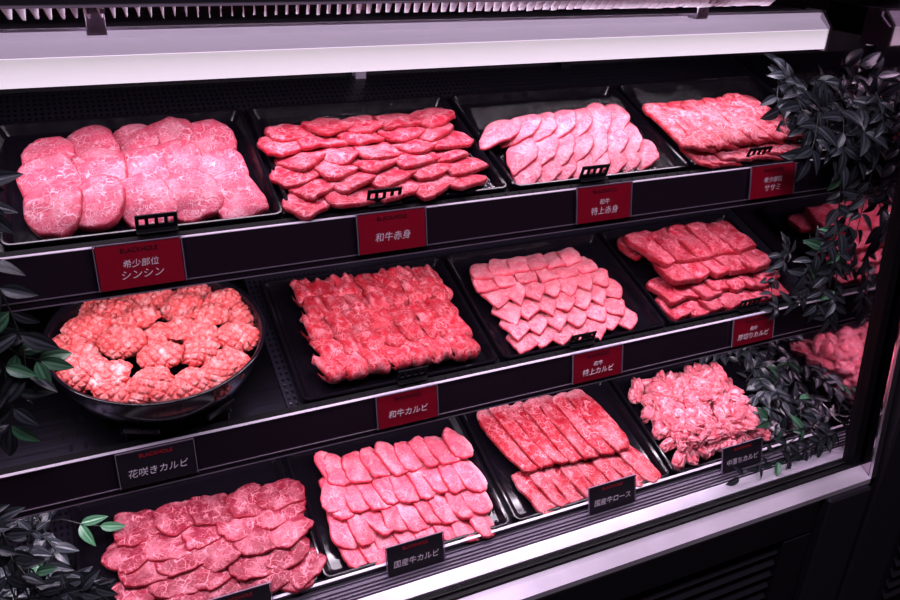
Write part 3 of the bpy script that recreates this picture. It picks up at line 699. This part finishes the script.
# ---------------- bottom, tray 1: dark red irregular slices
mH = meat('dark red beef', lin(130,40,62), lin(238,158,172), lin(146,8,36), vs=62, vw=.09, amt=.8, speck=.2, mottle=.35)
nr = 6
for j in range(nr):
    v = -.026+j*.0315; nc = 5
    for i in range(nc):
        x = -.018+i*.0525+(.009 if j%2 else -.006)
        me = slice_mesh(.074*rr_(.9, 1.1), .058*rr_(.9, 1.1), .0058, n=2.8, taper=rr_(-.2, .2), wob=.12, seed=700+j*10+i, mat=mH, bend=lambda X, Y: -2*X*X-3.5*Y*Y, amp=.003)
        if v+.0 < -.01 and False: continue
        put_meat('beef_slice', me, 2, x+rr_(-.004, .004), max(v, -.0)+rr_(-.003, .003) if j else .004, WB+.0125+.0022*min(j, 3)+.0015*(i%2), rr_(-.35, .35)+.2, -.17, .10, lab('dark red marbled slice', i, j, nr, 'bottom left tray'), 'beef slice', 'dark red slices on the bottom left tray')

# ---------------- bottom, tray 2: pink tongues with a pale fatty side
mI = meat('pink tongue beef', lin(226,96,120), lin(250,196,206), lin(204,36,64), vs=80, vw=.09, amt=.6, speck=.4, mottle=.2)
rws = [(.012, 8, .272, .480, .060), (.052, 9, .268, .488, .078), (.098, 9, .276, .492, .078), (.145, 8, .290, .496, .070)]
for j, (v, nc, xa, xb, L_) in enumerate(rws):
    for i in range(nc):
        x = xa+.006+(xb-xa)*i/(nc-1)
        me = slice_mesh(L_*rr_(.9, 1.14), .042*rr_(.92, 1.14), .0052, n=2.9, taper=-.10, wob=.08, seed=800+j*10+i, mat=mI, bend=lambda X, Y: -3.0*X*X-7*Y*Y, amp=.0024,
                        fat=lambda x, y: max(0, min(.8, (-y-.35)*1.6)) if True else 0)
        o = put_meat('beef_slice', me, 2, x, v+rr_(-.003, .003)-.0012*i, WB+.0080+.0052*j+.001*(i%2), radians(97)+rr_(-.2, .2), .24, .12+rr_(-.05, .05), lab('pink tongue shaped slice', i, j, 4, 'second bottom tray'), 'beef slice', 'pink tongue shaped slices on the bottom shelf')
for q, (x, v, w, yaw) in enumerate(((.285, .150, .016, 1.9), (.275, .105, .017, 1.3))):
    put_meat('beef_slice', slice_mesh(.075, .038, .005, n=2.4, taper=-.2, wob=.08, seed=880+q, mat=mI), 2, x, v, WB+w+.006, yaw, .1, .05, ['loose pink slice lying over the back left corner, second bottom tray', 'loose pink slice lying askew on the left edge, second bottom tray'][q], 'beef slice', 'pink tongue shaped slices on the bottom shelf')

# ---------------- bottom, tray 3: long red slices
mJ = meat('long red beef', lin(186,20,46), lin(250,168,180), lin(148,4,24), vs=80, vw=.12, amt=.9, speck=.3, mottle=.3)
for j, (v, nc, xa, xb, L_, Wd) in enumerate(((.022, 8, .590, .800, .088, .042), (.126, 7, .594, .775, .156, .056))):
    for i in range(nc):
        x = xa+(xb-xa)*i/(nc-1)
        me = slice_mesh(L_*rr_(.96, 1.05), Wd*rr_(.95, 1.06), .0060, n=3.4, taper=.05, wob=.05, seed=900+j*10+i, mat=mJ, segs=44, wf=1.8,
                        bend=(lambda X, Y: -.9*X*X-1.5*Y*Y-.0), amp=.0022, skew=0,
                        fat=(lambda x, y: max(0, min(1, (x-.76)*8))) if j else (lambda x, y: max(0, min(.4, (.2-abs(x+.2))*(-y)*2))))
        o = put_meat('beef_slice', me, 2, x+(.0 if j else .004), v+rr_(-.003, .003)-.001*i, WB+.0085+.010*j+.001*(i%2), radians(100)+rr_(-.05, .05), .14, .055, lab('long red marbled slice', i, j, 2, 'third bottom tray'), 'beef slice', 'long red slices on the third bottom tray')

# ---------------- bottom, tray 4: heap of pink chunks
mK = meat('pink chunks', lin(230,118,136), lin(250,204,212), lin(200,38,60), vs=110, vw=.16, amt=.7, speck=.3, mottle=.35)
def chunk_mesh(seed, mat):
    import bmesh
    bm = bmesh.new(); bmesh.ops.create_icosphere(bm, subdivisions=4, radius=1)
    sv = Vector((seed*5.3, seed*1.9, seed*.6)); rim = []; fat = []
    ax = (rr_(.018, .024), rr_(.0115, .015), rr_(.0085, .0115))
    for v in bm.verts:
        c = v.co.copy()
        q = Vector([math.copysign(abs(t)**.8, t) for t in c])
        d = 1+.30*noise.noise(c*1.2+sv); rg = abs(noise.noise(Vector((c.x*.8, c.y*2.6, c.z*2.6))+sv))
        d -= .34*max(0, 1-rg*5)
        v.co = Vector((q.x*ax[0], q.y*ax[1], q.z*ax[2]))*d
        v.co.z += 8*v.co.x**2*(1 if seed%2 else -1)
        rim.append(min(1, max(0, 1-rg*4)*.9)); fat.append(min(1, max(0, (noise.noise(c*1.6+sv*2)-.15)*2.0)))
    me = bpy.data.meshes.new('chunk'); bm.to_mesh(me); bm.free()
    for k, vals in (('rim', rim), ('fat', fat)):
        at = me.attributes.new(k, 'FLOAT', 'POINT')
        for i, x in enumerate(vals): at.data[i].value = x
    me.polygons.foreach_set('use_smooth', [True]*len(me.polygons)); me.materials.append(mat); return me
cm = [chunk_mesh(s, mK) for s in range(14)]
cnt = 0
for j in range(10):
    for i in range(10):
        u = (i+.5+rr_(-.3, .3)+(.5 if j%2 else 0)-.25)/10; q = (j+.5+rr_(-.3, .3))/10
        x = .872+u*.218; v = -.008+q*.180
        edge = min(u, 1-u, q, 1-q)
        w = WB+.008+min(.022, edge*.16)+rr_(-.002, .003)
        o = bpy.data.objects.new('meat_chunk', cm[cnt%14]); C.objects.link(o)
        o.matrix_local = AT(2, x, v, w, rr_(0, 6.28), rr_(-.8, .8), rr_(-.7, .7))
        tag(o, 'small pink marbled chunk in the heap on the right bottom tray', 'meat chunk', 'pink chunks heaped on the right bottom tray'); cnt += 1

# ---------------- clear films under two top trays' meat
def film(r, x0, x1, v0, v1, w, label):
    m = MB(); nx, ny = 24, 18; vs = []
    for i in range(nx+1):
        for k in range(ny+1):
            x = x0+(x1-x0)*i/nx; v = v0+(v1-v0)*k/ny
            z = w+.003*noise.noise(Vector((x*20, v*20, 3)))+ (max(0, k/ny-.75)*.05)
            vs.append((x-(x0+x1)/2, v-(v0+v1)/2+.006*noise.noise(Vector((x*18, k, 0)))*(k == ny), z))
    fs = [(i*(ny+1)+k, i*(ny+1)+k+1, (i+1)*(ny+1)+k+1, (i+1)*(ny+1)+k) for i in range(nx) for k in range(ny)]
    m.add(vs, fs); o = m.build('clear_film', K['film'], None, AT(r, (x0+x1)/2, (v0+v1)/2, 0), smooth=True); tag(o, label, 'film')
film(0, .245, .515, .034, .240, WB+.004, 'clear crinkled film under the small red slices, second top tray')
film(0, .555, .830, .034, .215, WB+.004, 'clear film curling up behind the pale pointed slices, third top tray')
film(0, .872, 1.14, .034, .240, WB+.004, 'clear film under the broad red sheets, right top tray')

# ---------------- artificial vines
def leaf(m, base, d, up, L, W, tone):
    d = d.normalized(); s = d.cross(up).normalized()
    if s.length < .1: s = d.orthogonal().normalized()
    nn = s.cross(d).normalized(); nl, nw = 8, 6
    o = len(m.v)
    for i in range(nl+1):
        t = i/nl; w = W*.5*(sin(pi*t**.8)**.8)*(1-.12*t) if 0 < t < 1 else 0.0003
        for k in range(nw+1):
            q = k/nw*2-1
            p = base + d*(t*L) + s*(q*w) + nn*(abs(q)*w*.35 - .22*L*t*t)
            m.v.append(tuple(p)); a = abs(q)
            m.a['rib'].append(1.0 if k == nw//2 else (.0 if k in (0, nw) else (.45 if k in (1, nw-1) else .05))); m.a['tone'].append(tone)
    for i in range(nl):
        for k in range(nw): a = o+i*(nw+1)+k; m.f.append((a, a+1, a+nw+2, a+nw+1))
def vine(pts, label, group, n=10, L=.036, green=0.0, spread=1.0, face=Vector((-.1, -1, .5)), seed=0):
    R = random.Random(seed); pts = [Vector(p) for p in pts]
    # catmull-ish resample
    P = []
    for i in range(len(pts)-1):
        a, b, c, d = pts[max(i-1, 0)], pts[i], pts[i+1], pts[min(i+2, len(pts)-1)]
        for k in range(8):
            t = k/8; P.append(.5*((2*b)+(c-a)*t+(2*a-5*b+4*c-d)*t*t+(-a+3*b-3*c+d)*t**3))
    P.append(pts[-1]); base = P[0].copy()
    root = empty('artificial_vine', Matrix.Translation(base), label, 'vine', group)
    P = [p-base for p in P]
    MB().tube(P, .0012, 6, .5).build('stem', K['stem'], root, smooth=True)
    m = MB(); m.a = {'rib': [], 'tone': []}; mg = MB(); mg.a = {'rib': [], 'tone': []}
    for i in range(n):
        f = (i+.6)/n*(len(P)-1); k = min(int(f), len(P)-2); p = P[k].lerp(P[k+1], f-k); d = (P[k+1]-P[k]).normalized()
        for sgn in (-1, 1):
            if R.random() < .1: continue
            sd = d.cross(face).normalized()*sgn
            dd = (d*.55+sd*R.uniform(.6, 1.1)*spread+Vector((R.uniform(-.4, .4), R.uniform(-.5, .2), R.uniform(-.5, .35))))
            up = face+Vector((R.uniform(-.6, .6), R.uniform(-.6, .6), R.uniform(-.3, .6)))
            l = L*R.uniform(.7, 1.2); tgt = mg if R.random() < green else m
            leaf(tgt, p+dd.normalized()*.002, dd, up, l, l*R.uniform(.42, .52), R.random())
    if R.random() < 2:
        leaf(mg if green > .5 else m, P[-1], P[-1]-P[-2], face, L, L*.45, R.random())
    if m.v: m.build('foliage', K['leaf'], root, smooth=True)
    if mg.v: mg.build('foliage', K['leafg'], root, smooth=True)
    return root
Z = lambda z: H+z
# top right corner cluster, spilling down the mirror
R2 = random.Random(3)
for k in range(13):
    y0 = R2.uniform(.92, 1.05); x0 = R2.uniform(1.11, 1.165); z0 = -.355+(y0-.905)*.345+R2.uniform(.01, .065)
    dx = R2.uniform(-.10, .02); 
    pts = [(x0+.01, y0+.03, Z(z0)), (x0+dx*.4, y0-.01, Z(z0+.012)), (min(1.17, x0+dx), y0-.05, Z(z0-.01+R2.uniform(-.02, .02))), (min(1.18, x0+dx*1.2), max(.87, y0-.09), Z(z0-.045))]
    vine(pts, 'dark grey leafy vine in the cluster at the top shelf right end', 'dark vines clustered at the top right', 7, .041, 0, seed=40+k)
tr = [([(1.16, .90, Z(-.30)), (1.16, .875, Z(-.34)), (1.165, .872, Z(-.42)), (1.15, .865, Z(-.50)), (1.135, .86, Z(-.54))], 'long dark vine hanging from the top shelf nearest the end mirror'),
      ([(1.12, .90, Z(-.32)), (1.11, .872, Z(-.36)), (1.125, .868, Z(-.44)), (1.13, .862, Z(-.53)), (1.12, .86, Z(-.61))], 'long dark vine hanging past the top rail right end'),
      ([(1.17, .90, Z(-.42)), (1.15, .872, Z(-.47)), (1.10, .865, Z(-.50)), (1.075, .862, Z(-.54))], 'short dark vine reaching left above the right middle tray'),
      ([(1.17, .88, Z(-.52)), (1.165, .868, Z(-.57)), (1.17, .865, Z(-.61)), (1.16, .86, Z(-.635))], 'thin dark vine trailing below the middle rail at right'),
      ([(1.18, .90, Z(-.25)), (1.18, .87, Z(-.30)), (1.18, .868, Z(-.40)), (1.175, .862, Z(-.50))], 'dark vine hugging the edge of the end mirror')]
for k, (p, l) in enumerate(tr): vine(p, l, None, 12, .032, .06, seed=90+k)
# middle shelf right end
for k in range(4):
    y0 = R2.uniform(.92, 1.0)
    vine([(1.18, y0, Z(-.60+(y0-.9)*.345)), (1.15, y0-.02, Z(-.585+(y0-.9)*.345)), (1.10, y0-.045, Z(-.60)), (1.05, .885, Z(-.608))][: 4 if k < 2 else 3], 'dark sprig lying at the right end of the middle shelf', 'dark sprigs on the middle shelf right end', 6, .026, 0, seed=120+k)
# bottom right leafy bed
for k in range(18):
    t = k/17; y0 = .86+.20*R2.random(); x0 = R2.uniform(1.125, 1.185); z0 = -.870+(y0-.8635)*.345
    a = R2.uniform(0, 6.28); rr3 = .045
    pts = [(x0, y0, Z(z0-.005)), (min(1.19, x0+cos(a)*rr3*.5), y0+sin(a)*rr3*.5, Z(z0+.010)), (min(1.19, x0+cos(a)*rr3), y0+sin(a)*rr3, Z(z0+.014)), (min(1.19, x0+cos(a)*rr3*1.6), y0+sin(a)*rr3*1.6, Z(z0+.008))]
    vine(pts, 'dark leafy sprig in the bed at the bottom shelf right end', 'dark sprigs bedded on the bottom right', 6, .030, .06, seed=150+k, face=Vector((-.1, -.4, 1)))
vine([(1.18, .83, Z(-.83)), (1.10, .815, Z(-.85)), (1.02, .80, Z(-.86)), (.95, .79, Z(-.876))], 'pale stemmed vine trailing left in front of the rightmost black card', None, 6, .030, .1, seed=201)
vine([(1.16, .82, Z(-.84)), (1.09, .82, Z(-.835)), (1.04, .815, Z(-.81)), (1.02, .82, Z(-.79))], 'greenish sprig rising beside the rightmost black card', None, 3, .030, .6, seed=202)
for k in range(4):
    vine([(1.185, .80+.01*k, Z(-.85)), (1.15, .80, Z(-.855-.004*k)), (1.09-.03*k, .795, Z(-.872))], 'dark sprig lying on the inner sill at the right end', 'dark sprigs on the sill right end', 5, .026, .05, seed=210+k)
# left edge
lf = [([(-.16, .93, Z(-.22)), (-.13, .90, Z(-.26)), (-.10, .885, Z(-.29))], 'dark vine tip beside the top left tray', .04, 0),
      ([(-.20, .93, Z(-.28)), (-.15, .90, Z(-.275)), (-.095, .89, Z(-.265))], 'dark pointed sprig reaching toward the top left tray', .04, 0),
      ([(-.13, .89, Z(-.31)), (-.098, .86, Z(-.36)), (-.086, .85, Z(-.42)), (-.088, .85, Z(-.47))], 'dark vine hanging over the top rail at the left edge', .04, .05),
      ([(-.15, .88, Z(-.37)), (-.115, .855, Z(-.42)), (-.105, .85, Z(-.48)), (-.115, .85, Z(-.53))], 'dark vine hanging left of the round pan', .042, .1)]
for k, (p, l, L_, g_) in enumerate(lf): vine(p, l, None, 7, L_, g_, seed=230+k)
vine([(-.125, .862, Z(-.40)), (-.105, .858, Z(-.43)), (-.086, .855, Z(-.448)), (-.072, .853, Z(-.455))], 'bright green leaf sprig touching the left rim of the round pan', None, 3, .034, 1.0, seed=251)
for k in range(7):
    x0 = -.18+.014*k; h0 = (.06 if k < 2 else 0); pts = [(x0, .87, Z(h0-.69-.012*k)), (x0+.02, .845, Z(h0-.72-.012*k)), (x0+.03, .835, Z(-.77)), (x0+.035, .83, Z(-.82))]
    vine(pts, 'dark vine hanging at the lower left edge of the case', 'dark vines hanging at the lower left', 9, .030, .06, seed=260+k)
for k in range(20):
    x0 = R2.uniform(-.16, -.105); y0 = R2.uniform(.84, 1.06); z0 = -.870+(y0-.8635)*.345
    a = R2.uniform(0, 6.28)
    pts = [(x0, y0, Z(z0-.005)), (x0+cos(a)*.02, y0+sin(a)*.02, Z(z0+.025)), (min(x0+cos(a)*.045, -.075), y0+sin(a)*.045, Z(z0+.03)), (min(x0+cos(a)*.07, -.07), y0+sin(a)*.07, Z(z0+.02))]
    vine(pts, 'dark leafy sprig in the bed left of the dark red slices', 'dark sprigs bedded on the bottom left', 6, .029, .04, seed=300+k, face=Vector((.0, -.8, .7)))
vine([(-.12, 1.02, Z(-.80)), (-.10, 1.0, Z(-.785)), (-.075, .985, Z(-.79)), (-.055, .98, Z(-.795))], 'sprig with a bright green leaf behind the dark red slices', None, 1, .034, 1.0, seed=330)

# ---------------- lights
def area(name, loc, sx, sy, power, rot, col=(1, .85, .99)):
    l = bpy.data.lights.new(name, 'AREA'); l.shape = 'RECTANGLE'; l.size = sx; l.size_y = sy; l.energy = power; l.color = col
    o = bpy.data.objects.new(name, l); C.objects.link(o); o.location = loc; o.rotation_euler = rot; return o
area('hood_lamp', (.43, 1.0, H-.203), 1.35, .03, 2.1, (radians(8), 0, 0))
area('grille_fill', (.43, .985, H-.1345), 1.4, .012, 1.0, (radians(180-10), 0, 0))  # unseen fill added to brighten the grille fins
area('top_shelf_lamp', (.43, SY[0]+.006, SB[0]+H-.0155), 1.4, .012, 2.9, (radians(28), 0, 0))
area('middle_shelf_lamp', (.43, SY[1]+.006, SB[1]+H-.0155), 1.4, .012, 3.0, (radians(22), 0, 0))
area('overhead_fill', (.5, .1, 2.7), 2.2, .4, 34.0, (radians(10), 0, 0), (.95, .82, 1))  # unseen fill light added overhead to brighten the ledge and cards

w = bpy.data.worlds.new('World'); bpy.context.scene.world = w; w.use_nodes = True
w.node_tree.nodes['Background'].inputs[0].default_value = (.02, .014, .022, 1); w.node_tree.nodes['Background'].inputs[1].default_value = 1.0

# ---------------- camera
cd = bpy.data.cameras.new('camera'); co = bpy.data.objects.new('camera', cd); C.objects.link(co)
cd.sensor_width = 36; cd.lens = 805.55/900*36; cd.clip_start = .02
Rm = [[0.9075687, -0.4184613, 0.0347736], [0.1570586, 0.4150986, 0.8961171], [0.3894248, 0.8078263, -0.4424535]]
M = Matrix(((Rm[0][0], Rm[1][0], -Rm[2][0], 0), (Rm[0][1], Rm[1][1], -Rm[2][1], 0), (Rm[0][2], Rm[1][2], -Rm[2][2], H), (0, 0, 0, 1)))
co.matrix_world = M
bpy.context.scene.camera = co
sc = bpy.context.scene
sc.view_settings.view_transform = 'Standard'; sc.view_settings.look = 'None'; sc.view_settings.exposure = 0.12; sc.view_settings.gamma = 0.9
sc.cycles.max_bounces = 6; sc.cycles.transparent_max_bounces = 12
